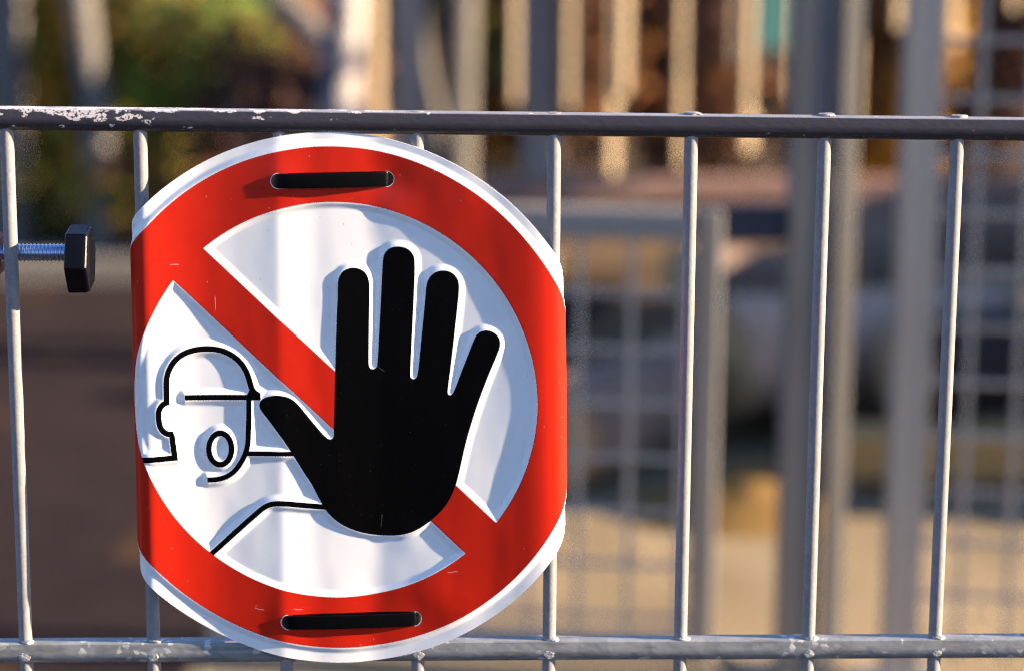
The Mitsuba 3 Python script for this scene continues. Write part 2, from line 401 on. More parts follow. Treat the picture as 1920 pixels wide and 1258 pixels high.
for i, x in enumerate(BARS):
    zb = zbot + BS * x
    part(bar_t, 'weld', blob([x + 0.0022, -0.0040, zb + RH + 0.0004], [0.0052, 0.0036, 0.0022], i), 'weld', smooth=True)
    if i in (0, 1, 3, 4, 6, 7):
        part(bar_t, 'weld_spot', blob([x + 0.0006 * math.sin(i * 9), RY - RH + 0.0004, zb - 0.0014], [0.0042, 0.00042, 0.0038], i + 20, amp=0.6), 'weld', smooth=True)
    zt = ztop + TS * x
    if x > 0.1:
        part(bar_t, 'weld', blob([x + 0.001, 0.0, zt + RH + 0.0006], [0.0066, 0.0052, 0.0016], i + 40, amp=0.45), 'dark_rail_paint', smooth=True)

# ------------------------------------------------------------------ the sign
YS = -0.0105                                     # plane in which the outlines were measured


def pl(pts):
    p = np.asarray(pts, float)
    return at(p[:, 0], p[:, 1], YS)[:, [0, 2]]


def ellipse(pts):
    q = pl(pts)
    c0 = q.mean(0)
    x, y = (q - c0).T
    # general ellipse, least squares
    a, b, c, d, e = np.linalg.lstsq(np.c_[x * x, x * y, y * y, x, y], np.ones(len(x)), rcond=None)[0]
    M = np.array([[a, b / 2], [b / 2, c]])
    cen_ = -0.5 * np.linalg.solve(M, [d, e])
    g = 1 + cen_ @ M @ cen_
    w, ax = np.linalg.eigh(M / g)
    return c0 + cen_, ax / np.sqrt(w)          # centre, the two half axes as columns


E_out = ellipse([(253, 403), (342, 325), (418, 287), (510, 262), (734, 265), (869, 319), (945, 374), (1032, 456), (288, 1099), (360, 1156), (480, 1216), (600, 1242), (700, 1238), (790, 1215), (910, 1159), (1016, 1072)])
E_red = ellipse([(263, 436), (342, 362), (444, 309), (571, 279), (691, 282), (818, 326), (930, 391), (1017, 484), (360, 1117), (480, 1183), (600, 1212), (700, 1212), (820, 1175), (941, 1096)])
E_in = ellipse([(380, 466), (456, 419), (527, 391), (640, 380), (724, 393), (828, 437), (920, 520), (948, 560), (991, 644), (1006, 758), (989, 880), (932, 978), (872, 1033), (820, 1069), (700, 1108), (660, 1117), (540, 1108), (402, 1038), (309, 943), (276, 880), (326, 528)])


def ell(e, n=1400):
    a = np.arange(n) * 2 * np.pi / n
    return Polygon(e[0] + np.c_[np.cos(a), np.sin(a)] @ e[1].T)


def smooth_poly(pts, it=2):
    """Chaikin corner cutting of a closed outline; points given twice stay sharp."""
    p = np.asarray(pts, float)
    for _ in range(it):
        nx = np.roll(p, -1, 0)
        p = np.stack([0.75 * p + 0.25 * nx, 0.25 * p + 0.75 * nx], 1).reshape(-1, 2)
    return p


def smooth_line(pts, it=3):
    p = np.asarray(pts, float)
    for _ in range(it):
        q = np.stack([0.75 * p[:-1] + 0.25 * p[1:], 0.25 * p[:-1] + 0.75 * p[1:]], 1).reshape(-1, 2)
        p = np.vstack([p[0], q, p[-1]])
    return p


hand_px = [(626, 800), (627, 740), (628.5, 680), (630.5, 610), (633, 545), (633, 527), (638, 514), (648, 506), (662, 503), (676, 506), (687, 515), (692, 530), (692, 548),
           (691.5, 600), (691, 650), (690.7, 684), (692.5, 690), (697, 693), (703, 692), (708, 686), (710, 640), (714, 570), (717.5, 492), (720, 478), (728, 468), (739, 464), (752, 464), (764, 467), (774, 476), (778.5, 490),
           (776, 560), (772, 640), (769, 703), (770, 708), (775, 711), (780, 709), (784, 703), (789, 650), (798, 560), (799.5, 535), (805, 521), (815, 511), (829, 507.5), (843, 509), (855, 517), (861.5, 532), (860, 556),
           (853, 620), (845, 690), (839, 734), (841, 739), (846, 740), (851, 735), (868, 690), (890, 633), (896, 624), (905, 619), (917, 618.5), (928, 623), (936, 631), (938.5, 642), (936, 655),
           (916, 701), (897, 751), (885, 788), (873, 829), (862, 880), (854, 911), (841, 939), (826, 958), (808, 974), (790, 987), (768, 998), (740, 1003), (703, 1002), (672, 996), (645, 985), (624, 970), (609, 953),
           (598, 932), (584, 906), (566, 879), (544, 843), (519, 806), (493, 773), (486.5, 764), (486.5, 754), (492, 747), (503, 742), (520, 740), (539, 743), (554, 752), (577, 780), (601, 809), (613, 821), (619, 823.5), (624, 821), (626, 815)]
red_ring = ell(E_red).difference(ell(E_in))
stripe = Polygon(pl([(340, 428.5), (972, 1015), (912, 1070), (286, 491)]))
stripe = Polygon(pl([(379 - 40, 466 - 37.1), (932 + 40, 978 + 37.1), (872 + 40, 1033 + 37), (326 - 40, 528 - 37)]))
hand = Polygon(pl(smooth_poly(hand_px, 2))).buffer(0)
red = red_ring.union(stripe.intersection(ell(E_red))).difference(hand)


def stroke(pts, w, it=3, cap='flat', join='mitre'):
    return LineString(pl(smooth_line(pts, it) if it else pts)).buffer(w * 0.000408 / 2, cap_style=cap, join_style=join)


fig = [stroke([(262, 860.5), (327.5, 856.5), (321.5, 812.5)], 10.5, 0),
       stroke([(325, 812.3), (316, 812.5), (306, 808), (299, 797), (297, 782), (297, 768), (302, 759), (310, 753.5), (316.5, 752)], 10.5),
       stroke([(312, 756), (312, 742), (311, 726), (311.5, 708), (316, 692), (326, 676), (340, 664.5), (358, 657.5), (376, 654.5), (394, 654), (412, 656.5), (430, 663), (447, 675), (459, 690), (466, 707), (470, 722), (473, 731), (479, 737), (486, 741)], 10.5),
       stroke([(346, 745), (488.5, 744.5)], 10, 0),
       Polygon(pl([(470, 726), (476, 733), (488.5, 737.5), (488.5, 749.5), (466, 749), (463, 740)])),
       stroke([(466.5, 747), (466.5, 780), (466, 806), (465, 832), (460.5, 850), (451, 868), (439, 884), (424, 893.5), (408, 898), (389, 899)], 9.5),
       stroke([(464, 849.5), (550, 849.5)], 8.5, 0),
       stroke([(614, 949.5), (566, 945.5), (532, 941.5), (512, 942), (496, 948), (480, 962), (455, 984), (420, 1016), (392, 1041)], 10)]
mo, mi_ = [], []
for k in range(160):
    a = k * 2 * math.pi / 160
    mo.append((412.7 + 26.5 * math.cos(a), 841 + 34.5 * math.sin(a))); mi_.append((412.7 + 16.3 * math.cos(a), 841 + 24.2 * math.sin(a)))
fig.append(Polygon(pl(mo), [pl(mi_)]))
figure = shapely.ops.unary_union(fig).difference(hand).intersection(ell(E_in)).buffer(0)
plate = ell(E_out)


def slot(xa, ya, xb, yb, h):
    return LineString(pl([(xa + h / 2, ya), (xb - h / 2, yb)])).buffer(h * 0.000408 / 2, quad_segs=12)


slots = slot(508, 340.5, 738, 337.5, 28).union(slot(528, 1162.5, 791, 1157, 29))
plate = plate.difference(slots)
ends = shapely.ops.unary_union([Point(*pl([q])[0]).buffer(0.0068) for q in ((514, 340.5), (732, 337.5), (534, 1162.5), (785, 1157))])
red = red.difference(slots.union(slots.buffer(0.00042).intersection(ends)))
raised = shapely.ops.unary_union([red, hand, figure]).buffer(1e-6)

# section of the bent sheet: azimuth of the surface normal (degrees, + towards the right) along its width
def px_x(px):
    return at(np.array([float(px)]), np.array([748.0]), YS)[0, 0]


xl, xr, BEND = px_x(274), px_x(1040), 0.0095
prof = [(xl - 0.20, -112), (xl - BEND * 1.95, -112), (xl - BEND * 1.2, -72), (xl - BEND * 0.5, -34), (xl, -6), (xl + 0.0035, 7), (px_x(299), 9), (px_x(340), 5.5), (px_x(385), 1.0), (px_x(430), -1.5), (px_x(480), -2.8), (px_x(522), -3.2),
        (px_x(531), 4.5), (px_x(570), 4.0), (px_x(605), -0.5), (px_x(640), 1.8), (px_x(690), 2.2), (px_x(720), -3.0), (px_x(780), -3.6), (px_x(850), -2.8), (px_x(895), -1.5), (px_x(935), -3.8), (px_x(985), -3.2), (px_x(1010), 1.0), (px_x(1030), 9),
        (xr, 20), (xr + BEND * 0.5, 45), (xr + BEND * 1.2, 80), (xr + BEND * 1.95, 112), (xr + 0.20, 112)]
ps, pt = np.array(prof).T
SS = np.arange(xl - 0.16, xr + 0.16, 0.0002)
TT = np.interp(SS, ps, pt)
kern = np.exp(-0.5 * (np.arange(-40, 41) * 0.0002 / 0.0022) ** 2); kern /= kern.sum()
TT = np.convolve(np.pad(TT, 40, mode='edge'), kern, 'valid')
i0 = int(np.argmin(abs(SS - px_x(620))))
XX = np.cumsum(np.cos(np.radians(TT))) * 0.0002; XX += SS[i0] - XX[i0]
OO = -np.cumsum(np.sin(np.radians(TT))) * 0.0002
flat = (SS > xl) & (SS < xr)
OO -= OO[flat].min()
DEPTH, WALL = 0.0018, 0.0054


def sign_points(s, z, h):
    """World points of the sheet: along-the-sheet coordinate s, height z, relief h above the low level."""
    tilt = (z - ZC) / 0.4                                     # the foot of the sign stands further out, over the lower rail
    sh = 0.0035 * -(z - ZC) / 0.2
    st = s - sh * np.clip((s - px_x(760)) / (xr - px_x(760)), 0, 1)
    x = np.interp(st, SS, XX) + (s - st)
    o = np.interp(st, SS, OO)
    t = np.radians(np.interp(st, SS, TT))
    dents = 0.0016 * (meshkit.fbm(np.c_[s * 14, z * 9, 0 * s + 3.3], 2, 4) - 0.5) + 0.0005 * (meshkit.fbm(np.c_[s * 45, z * 18, 0 * s + 8.1], 2, 6) - 0.5)
    inside = np.clip((s - xl) / 0.03, 0, 1) * np.clip((xr - s) / 0.03, 0, 1)
    for (px_, py_, amp, sig) in ((524, 340, 0.0006, 0.009), (735, 338, -0.0007, 0.010), (540, 1162, 0.0006, 0.010), (793, 1158, -0.0008, 0.012), (800, 1110, 0.0010, 0.016), (735, 410, 0.0007, 0.012), (770, 1010, 0.0006, 0.010)):
        c = pl([(px_, py_)])[0]
        dents = dents + amp * np.exp(-((s - c[0]) ** 2 + (z - c[1]) ** 2) / (2 * sig ** 2))
    o = o + dents * inside
    base = 0.0070 - 0.0062 * tilt                       # out from the bars' axis
    out = base + o + h * np.cos(t)
    return np.c_[x + h * np.sin(t), -out, z]


# points of the sheet: region outlines finely sampled, a hexagonal grid between
def dense(geom, step):
    out = []
    for g in getattr(geom, 'geoms', [geom]):
        for ring in [g.exterior, *g.interiors]:
            n = max(8, int(ring.length / step))
            out.append(np.array([ring.interpolate(k / n, normalized=True).coords[0] for k in range(n)]))
            c = np.array(ring.coords)
            # keep true corners
            d = np.diff(c, axis=0); a = np.arctan2(d[:, 1], d[:, 0])
            turn = np.abs((np.diff(a) + np.pi) % (2 * np.pi) - np.pi)
            out.append(c[1:-1][turn > 0.5])
    return np.vstack([o for o in out if len(o)])


outlines = np.vstack([dense(plate, 0.0006), dense(red, 0.0005), dense(hand, 0.00045), dense(figure, 0.0004)])
_, keep = np.unique(np.round(outlines / 0.00012), axis=0, return_index=True)
outlines = outlines[np.sort(keep)]
from scipy.spatial import cKDTree
bx0, bz0, bx1, bz1 = plate.bounds
gs = 0.00105
gx, gz = np.meshgrid(np.arange(bx0, bx1, gs), np.arange(bz0, bz1, gs * 0.866))
gx = gx + (np.arange(gx.shape[0]) % 2)[:, None] * gs / 2
grid = np.c_[gx.ravel(), gz.ravel()]
shapely.prepare(plate)
grid = grid[shapely.contains_xy(plate, grid[:, 0], grid[:, 1])]
dd, _ = cKDTree(outlines).query(grid)
grid = grid[dd > 0.00055]
V2 = np.vstack([outlines, grid])
tri = Delaunay(V2).simplices
cen = V2[tri].mean(1)
for g in (red, hand, figure, raised):
    shapely.prepare(g)
ok = shapely.contains_xy(plate, cen[:, 0], cen[:, 1])
tri, cen = tri[ok], cen[ok]
# keep only what the fold at the sides leaves (both flanks run 35 mm back behind the bars)
a2 = V2[tri]
e1_, e2_ = a2[:, 1] - a2[:, 0], a2[:, 2] - a2[:, 0]
area = e1_[:, 0] * e2_[:, 1] - e1_[:, 1] * e2_[:, 0]
tri = np.where(area[:, None] < 0, tri[:, ::-1], tri)
tri = tri[np.abs(area) > 1e-13]
cen = V2[tri].mean(1)
dist = shapely.distance(shapely.points(V2), raised)
tt = np.clip(dist / WALL, 0, 1)
relief = DEPTH * (1 - tt * tt * (3 - 2 * tt))
P3 = sign_points(V2[:, 0], V2[:, 1], relief)
NRM = np.zeros_like(P3)
fn_ = np.cross(P3[tri[:, 1]] - P3[tri[:, 0]], P3[tri[:, 2]] - P3[tri[:, 0]])
if fn_[:, 1].mean() > 0:
    tri = tri[:, ::-1]; fn_ = -fn_
for k in range(3):
    np.add.at(NRM, tri[:, k], fn_)
NRM /= np.linalg.norm(NRM, axis=1, keepdims=True) + 1e-20


def sub(faces, pts, nrm):
    u, inv = np.unique(faces, return_inverse=True)
    return trimesh.Trimesh(pts[u], inv.reshape(-1, 3), process=False), nrm[u]


def sign_part(name, faces, pts, nrm, bsdf, **lab):
    m, n = sub(faces, pts, nrm)
    key = free(f'{sg}__{name}')
    scene[key] = {'type': 'ply', 'filename': meshkit.write_ply(m, True, normals=n), 'face_normals': False, 'bsdf': {'type': 'ref', 'id': bsdf}}
    if lab:
        labels[key] = lab


sg = thing('prohibition_sign', 'round red and white embossed sign with a black raised hand, bent round the bars', 'sign')
is_hand = shapely.contains_xy(hand, cen[:, 0], cen[:, 1])
is_fig = shapely.contains_xy(figure, cen[:, 0], cen[:, 1]) & ~is_hand
is_red = shapely.contains_xy(red, cen[:, 0], cen[:, 1]) & ~is_hand & ~is_fig
is_white = ~(is_hand | is_fig | is_red)
sign_part('red_ring', tri[is_red], P3, NRM, 'sign_red', label='red ring with diagonal bar')
sign_part('hand', tri[is_hand], P3, NRM, 'sign_black', label='black raised hand with spread fingers')
sign_part('helmeted_head_outline', tri[is_fig], P3, NRM, 'sign_black', label='black outline of a head in a helmet with open mouth')
sign_part('white_face', tri[is_white], P3, NRM, 'sign_white', label='white rim and recessed white fields')
THICK = 0.0009
PB = P3 - NRM * THICK
sign_part('back', tri[:, ::-1], PB, -NRM, 'sign_back')
# the cut edge of the sheet and of the slots
ed = np.sort(np.vstack([tri[:, [0, 1]], tri[:, [1, 2]], tri[:, [2, 0]]]), 1)
ue, cnt = np.unique(ed, axis=0, return_counts=True)
be = ue[cnt == 1]
nv = len(P3)
rim = trimesh.Trimesh(np.vstack([P3, PB]), np.vstack([np.c_[be[:, 0], be[:, 1], be[:, 1] + nv], np.c_[be[:, 0], be[:, 1] + nv, be[:, 0] + nv]]), process=False)
rim.remove_unreferenced_vertices()
part(sg, 'edge', rim, 'sign_white', smooth=False)


def strap_mesh(xa, ya, xb, yb, hpx, bow):
    """A flat strap that comes out of one end of a slot, crosses in front and goes back in at the other, closed behind the bars."""
    h = hpx * 0.000408 / 2
    A, B = pl([(xa, ya)])[0], pl([(xb, yb)])[0]
    def front(s, z):
        q = sign_points(np.array([s]), np.array([z]), np.array([DEPTH]))[0]
        return q[0], -q[1]
    xs = np.linspace(0, 1, 25)
    pts = []
    inset = 0.0058
    lx, lo = front(A[0] + inset, A[1]); rx, ro = front(B[0] - inset, B[1])
    pts += [(lx - 0.0062, -0.010), (lx - 0.0058, lo - 0.010), (lx - 0.0040, lo - 0.0045), (lx - 0.0026, lo - 0.0012), (lx - 0.0012, lo + 0.0006)]
    for t in xs:
        x = lx + (rx - lx) * t
        _, o = front(A[0] + (B[0] - A[0]) * min(max(t, 0.06), 0.94), A[1] + (B[1] - A[1]) * t)
        line = lo + (ro - lo) * t
        pts.append((x, max(o, line) + 0.0010 + bow * math.sin(math.pi * t) ** 0.7))
    pts += [(rx + 0.0012, ro + 0.0006), (rx + 0.0026, ro - 0.0012), (rx + 0.0040, ro - 0.0045), (rx + 0.0058, ro - 0.010), (rx + 0.0062, -0.010)]
    pts += [(rx + 0.004, -0.013), (rx - 0.002, -0.0145), (lx + 0.002, -0.0145), (lx - 0.004, -0.013)]
    p = np.array(pts)
    n = len(p)
    tan = np.roll(p, -1, 0) - np.roll(p, 1, 0); tan /= np.linalg.norm(tan, axis=1, keepdims=True)
    nor = np.c_[-tan[:, 1], tan[:, 0]]
    zc = A[1] + (B[1] - A[1]) * (p[:, 0] - A[0]) / (B[0] - A[0])
    th = 0.0007
    rings = []
    for (dn, dz) in ((th, h - 0.0008), (th * 0.4, h), (-th * 0.4, h), (-th, h - 0.0008), (-th, -h + 0.0008), (-th * 0.4, -h), (th * 0.4, -h), (th, -h + 0.0008)):
        q = p + nor * dn
        rings.append(np.c_[q[:, 0], -q[:, 1], zc + dz])
    v = np.stack(rings, 1)
    m_ = v.shape[1]
    i, j = np.meshgrid(np.arange(n), np.arange(m_), indexing='ij')
    q = np.stack([i * m_ + j, i * m_ + (j + 1) % m_, ((i + 1) % n) * m_ + (j + 1) % m_, ((i + 1) % n) * m_ + j], -1).reshape(-1, 4)
    m = trimesh.Trimesh(v.reshape(-1, 3), np.vstack([q[:, [0, 1, 2]], q[:, [0, 2, 3]]]), process=False)
    m.fix_normals()
    return m


st = part(None, 'strap', strap_mesh(510, 340.5, 736, 337.5, 26.5, 0.0030), 'black_strap', smooth=40)
labels[st] = {'label': 'black strap through the upper slot of the round sign', 'category': 'strap', 'group': 'straps that tie the sign to the barrier'}
st = part(None, 'strap', strap_mesh(530, 1162.5, 789, 1157, 27.0, 0.0022), 'black_strap', smooth=40)
labels[st] = {'label': 'black strap through the lower slot of the round sign', 'category': 'strap', 'group': 'straps that tie the sign to the barrier'}

# ------------------------------------------------------------------ the clamp screw at the left
YK = 0.017
k0, k1_ = at(np.array([127.]), np.array([478.]), YK - 0.023)[0], at(np.array([168.]), np.array([478.]), YK - 0.023)[0]
k0[2] = at(np.array([127.]), np.array([478.]), YK)[0, 2]
sc = 0.000408 * (1 + YK / DIST)
rodz = at(np.array([80.]), np.array([474.]), YK)[0, 2]
kn = thing('clamp_screw', 'threaded steel screw with black hexagonal knob beside the leftmost upright bar', 'clamp screw')
R = 65 * sc
hexa = []
for (xx, r) in ((k0[0], R * 0.965), (k0[0] + 0.0008, R), (k1_[0] - 0.0030, R), (k1_[0] - 0.0008, R * 0.965), (k1_[0], R * 0.93)):
    ring = []
    for k in range(6):
        a0_, a1_ = math.radians(-113 + 60 * k), math.radians(-53 + 60 * k)
        pa, pb = np.array([math.cos(a0_), -math.sin(a0_)]) * r, np.array([math.cos(a1_), -math.sin(a1_)]) * r
        for t in (0.03, 0.97):
            ring.append(pa + (pb - pa) * t)
    hexa.append(np.array([[xx, -q[0], k0[2] + q[1]] for q in ring]))
hv = np.vstack(hexa)
nn = 12
hf = []
for i in range(len(hexa) - 1):
    for j in range(nn):
        a_, b_ = i * nn + j, i * nn + (j + 1) % nn
        hf += [[a_, b_, b_ + nn], [a_, b_ + nn, a_ + nn]]
for k in range(1, nn - 1):
    hf += [[0, k, k + 1], [(len(hexa) - 1) * nn, (len(hexa) - 1) * nn + k + 1, (len(hexa) - 1) * nn + k]]
hm = trimesh.Trimesh(hv, hf, process=False); hm.fix_normals()
part(kn, 'knob', hm, 'black_plastic', smooth=25)
xs, r0 = [], 17 * sc
x = at(np.array([-40.]), np.array([474.]), YK)[0, 0]
pitch_ = 7.1 * sc
thr = []
while x < k0[0] + 0.002:
    thr += [(x, r0 * 0.86), (x + pitch_ * 0.30, r0), (x + pitch_ * 0.45, r0), (x + pitch_ * 0.75, r0 * 0.86)]
    x += pitch_
thr = np.array(thr)
ns = 36
ang = np.arange(ns) * 2 * np.pi / ns
# the ridges climb by one pitch per turn
tv = np.stack([np.c_[thr[:, 0] + pitch_ * a / (2 * np.pi), YK + thr[:, 1] * np.cos(a), rodz + thr[:, 1] * np.sin(a)] for a in ang], 1)
i, j = np.meshgrid(np.arange(len(thr) - 5), np.arange(ns), indexing='ij')
jn = (j + 1) % ns
io = np.where(j == ns - 1, i + 4, i)
q = np.stack([i * ns + j, io * ns + jn, (io + 1) * ns + jn, (i + 1) * ns + j], -1).reshape(-1, 4)
tm = trimesh.Trimesh(tv.reshape(-1, 3), np.vstack([q[:, [0, 1, 2]], q[:, [0, 2, 3]]]), process=False)
tm.fix_normals()
part(kn, 'threaded_rod', tm, 'zinc_thread', smooth=20)
bk = at(np.array([3.]), np.array([478.]), YK)[0]
part(kn, 'clamp_block', box(bk[0] - 0.040, bk[0] + 0.0002, YK - 0.013, YK + 0.016, bk[2] - 0.0155, bk[2] + 0.0155, 0.002), 'rust_red', label='dark red clamp block')

# ------------------------------------------------------------------ site fence behind: posts, gate leaf, mesh panel
YF = 1.95


def upright(px0, py0, px1, py1, y):
    """x of an upright at plane y from two pixels along it."""
    return float(np.mean(at(np.array([px0, px1], float), np.array([py0, py1], float), y)[:, 0]))


xB = upright(1737, 100, 1690, 900, YF)
xA = upright(1530, 100, 1488, 900, YF + 0.02)
xS = upright(1596, 100, 1560, 900, YF + 0.10)
xC = upright(1330, 450, 1312, 1000, YF)
pb = thing('fence_post', 'light grey square steel post holding the wire mesh panel at the right', 'post')
part(pb, 'post', box(xB - 0.028, xB + 0.028, YF - 0.028, YF + 0.028, 0, 2.0, 0.004), 'post_steel')
part(pb, 'cap', box(xB - 0.031, xB + 0.031, YF - 0.031, YF + 0.031, 2.0, 2.012, 0.002), 'log_dark')
part(pb, 'base_plate', box(xB - 0.07, xB + 0.07, YF - 0.07, YF + 0.07, 0.0, 0.012, 0.002), 'post_steel')
pa = thing('fence_post', 'dark grey square steel post left of the light grey post', 'post')
part(pa, 'post', box(xA - 0.030, xA + 0.030, YF - 0.01, YF + 0.05, 0, 2.0, 0.004), 'post_dark')
part(pa, 'cap', box(xA - 0.033, xA + 0.033, YF - 0.013, YF + 0.053, 2.0, 2.012, 0.002), 'log_dark')
part(pa, 'base_plate', box(xA - 0.075, xA + 0.075, YF - 0.055, YF + 0.095, 0.0, 0.012, 0.002), 'post_dark')
ps_ = thing('tube_post', 'slim square metal tube standing turned between the two square posts', 'post')


def square_tube(h, z0, z1):
    m = box(-h, h, -h, h, z0, z1, 0.003)
    m.apply_transform(trimesh.transformations.rotation_matrix(math.radians(12), [0, 0, 1]))
    m.apply_translation([xS, YF + 0.10, 0])
    return m


part(ps_, 'tube', square_tube(0.016, 0.0, 2.0), 'post_dark')
part(ps_, 'cap', square_tube(0.0185, 2.0005, 2.012), 'log_dark')

WR = 0.0050
SWING = -(math.pi / 2 - SUN_AZ) * 1.02


def swing(m, px0):
    """Turns a mesh about the upright axis through (px0, YF)."""
    m.apply_transform(trimesh.transformations.rotation_matrix(SWING, [0, 0, 1], [px0, YF, 0]))
    return m


mp = thing('wire_mesh_fence', 'grey wire mesh fence panel fixed to the light grey post', 'fence')
hz = [at(np.array([1860.]), np.array([float(v)]), YF)[0, 2] for v in (75, 185, 292, 399, 506, 611, 715, 815, 917, 1015, 1112, 1208)]
dz = np.mean(np.abs(np.diff(hz)))
zz = [hz[0] + dz * k for k in range(8, 0, -1)] + hz
zz = [z for z in zz if z < 1.95] + [hz[-1] - dz * k for k in (1, 2, 3) if hz[-1] - dz * k > 0.03]
xv0 = upright(1836, 200, 1806, 900, YF)
dxm = upright(1919, 400, 1888, 1000, YF) - upright(1829, 400, 1800, 1000, YF)
xe = xB + 0.028 + 2.05
for z in zz:
    part(mp, 'wire', swing(tube([[xB + 0.028, YF, z], [xe, YF, z]], WR, 8), xB), 'mesh_wire', smooth=60)
x = xv0
while x > xB + 0.05:
    x -= dxm
x += dxm if x < xB + 0.035 else 0
while x < xe:
    part(mp, 'wire', swing(tube([[x, YF - 0.009, zz[-1] - 0.02], [x, YF - 0.009, zz[0] + 0.02]], WR, 8), xB), 'mesh_wire', smooth=60)
    x += dxm
part(mp, 'end_upright', swing(tube([[xe + 0.02, YF, 0.0], [xe + 0.02, YF, 2.0]], 0.024, 16), xB), 'post_steel', smooth=50)

gl = thing('mesh_gate', 'low grey tube framed gate leaf with wire mesh behind the sign', 'gate')
zg = at(np.array([1200.]), np.array([421.]), YF)[0, 2]
xg0 = xC - 0.82
part(gl, 'top_rail', swing(box(xg0, xC - 0.0215, YF - 0.016, YF + 0.016, zg - 0.026, zg + 0.026, 0.006), xC), 'gate_steel')
part(gl, 'stile', box(xC - 0.020, xC + 0.022, YF - 0.018, YF + 0.018, 0.04, zg + 0.026, 0.005), 'post_dark')
part(gl, 'stile', swing(box(xg0 + 0.001, xg0 + 0.042, YF - 0.018, YF + 0.018, 0.04, zg - 0.0265, 0.005), xC), 'gate_steel')
part(gl, 'bottom_rail', swing(box(xg0 + 0.043, xC - 0.021, YF - 0.018, YF + 0.018, 0.05, 0.086, 0.005), xC), 'gate_steel')
part(gl, 'latch_bar', box(xC + 0.0225, xA - 0.032, YF + 0.005, YF + 0.035, zg - 0.030, zg + 0.028, 0.004), 'navy_steel', label='dark navy latch bar reaching to the dark post')
xm = upright(1186, 600, 1176, 1000, YF)
dm = upright(1190, 700, 1186, 900, YF) - upright(1096, 700, 1090, 900, YF)
for k in range(-12, 3):
    x = xm + k * dm
    if xg0 + 0.05 < x < xC - 0.03:
        part(gl, 'wire', swing(tube([[x, YF - 0.009, 0.07], [x, YF - 0.009, zg - 0.024]], WR, 8), xC), 'mesh_wire', smooth=60)
z = at(np.array([1150.]), np.array([862.]), YF)[0, 2] - 3 * 0.18
while z < zg - 0.05:
    if z > 0.10:
        part(gl, 'wire', swing(tube([[xg0 + 0.04, YF + 0.001, z], [xC - 0.019, YF + 0.001, z]], WR, 8), xC), 'mesh_wire', smooth=60)
    z += 0.09

# ------------------------------------------------------------------ timber and logs lying behind the site fence
def log_at(a, b, ya, yb, rad, bsdf, label, seed, cat='log'):
    A = at(np.array([a[0]], float), np.array([a[1]], float), ya)[0]
    B = at(np.array([b[0]], float), np.array([b[1]], float), yb)[0]
    A[2] = max(A[2], rad * 0.92); B[2] = max(B[2], rad * 0.85)
    if seed == 1:
        A[2] = B[2] = rad
    t = np.linspace(0, 1, 24)[:, None]
    p = A + (B - A) * t
    p[:, 2] += 0.02 * np.sin(t[:, 0] * 3 + seed)
    k = thing('log', label, cat, group='logs piled behind the site fence')
    m = tube(p, rad * (1.05 - 0.12 * t[:, 0]), 26, wob=0.10, seed=seed, caps=False)
    part(k, 'trunk', m, bsdf, smooth=50)
    d = (B - A) / np.linalg.norm(B - A)
    for (c, s, r) in ((p[0], -1, rad * 1.02), (p[-1], 1, rad * 0.90)):
        part(k, 'cut_end', tube([c - d * s * 0.01, c + d * s * 0.004], r, 26), 'log_end', smooth=30)
    return k


log_at((1035, 820), (1640, 600), 3.12, 4.3, 0.112, 'log_black', 'long thick grey log lying slanted in front of the other logs', 1)
log_at((1045, 790), (1260, 650), 3.45, 3.8, 0.04, 'log_tan', 'thin tan log resting on the left end of the pile', 3)
log_at((1290, 575), (1900, 560), 3.75, 3.9, 0.045, 'log_tan', 'tan pole lying level along the back of the pile', 4)
log_at((1350, 690), (1850, 600), 3.5, 3.9, 0.125, 'log_lilac', 'pale brown log in the middle of the pile behind the two square posts', 8)
log_at((1700, 680), (2100, 670), 3.3, 3.5, 0.11, 'log_near_black', 'near black log at the right end of the pile behind the mesh', 5)
log_at((1560, 500), (2100, 430), 4.1, 4.4, 0.15, 'log_brown', 'mid brown log at the top of the pile behind the mesh', 6)
log_at((1280, 520), (1500, 500), 3.8, 4.0, 0.07, 'log_dark', 'short dark brown log left of the dark square post', 9)
hx = at(np.array([1370.]), np.array([900.]), 3.0)[0, 0]
u_, v_ = np.meshgrid(np.linspace(-1, 1, 41), np.linspace(-1, 1, 31))
hz_ = 0.115 * np.clip(1 - u_ ** 2 - v_ ** 2, 0, 1) ** 0.9 * (0.8 + 0.5 * meshkit.fbm(np.stack([u_ * 2 + 0.7, v_ * 2, 0 * u_], -1), 3, 3)) * (0.75 + 0.4 * u_) - 0.004
hv_ = np.stack([hx + u_ * 0.24, 3.0 + v_ * 0.20, hz_], -1).reshape(-1, 3)
ii, jj = np.meshgrid(np.arange(30), np.arange(40), indexing='ij')
q_ = np.stack([ii * 41 + jj, ii * 41 + jj + 1, (ii + 1) * 41 + jj + 1, (ii + 1) * 41 + jj], -1).reshape(-1, 4)
hk = part(None, 'sand_heap', trimesh.Trimesh(hv_, np.vstack([q_[:, [0, 1, 2]], q_[:, [0, 2, 3]]]), process=False), 'ochre_sand', smooth=True)
labels[hk] = {'label': 'small heap of ochre sand in front of the log pile', 'category': 'heap'}
tb = thing('timber_beam', 'ochre squared timber beam lying on the sand in front of the log pile', 'beam')
bz = on_ground(1600., 932.)
by = bz[1]
x0, x1 = at(np.array([1490.]), np.array([900.]), by)[0, 0], at(np.array([2150.]), np.array([900.]), by)[0, 0]
part(tb, 'beam', box(x0, x1, by, by + 0.13, 0.035, 0.135, 0.006), 'ochre_timber')
for xx in (x0 + 0.12, (x0 + x1) / 2, x1 - 0.15):
    part(tb, 'bearer', box(xx - 0.03, xx + 0.03, by - 0.002, by + 0.14, 0.0, 0.0345, 0.002), 'log_dark')

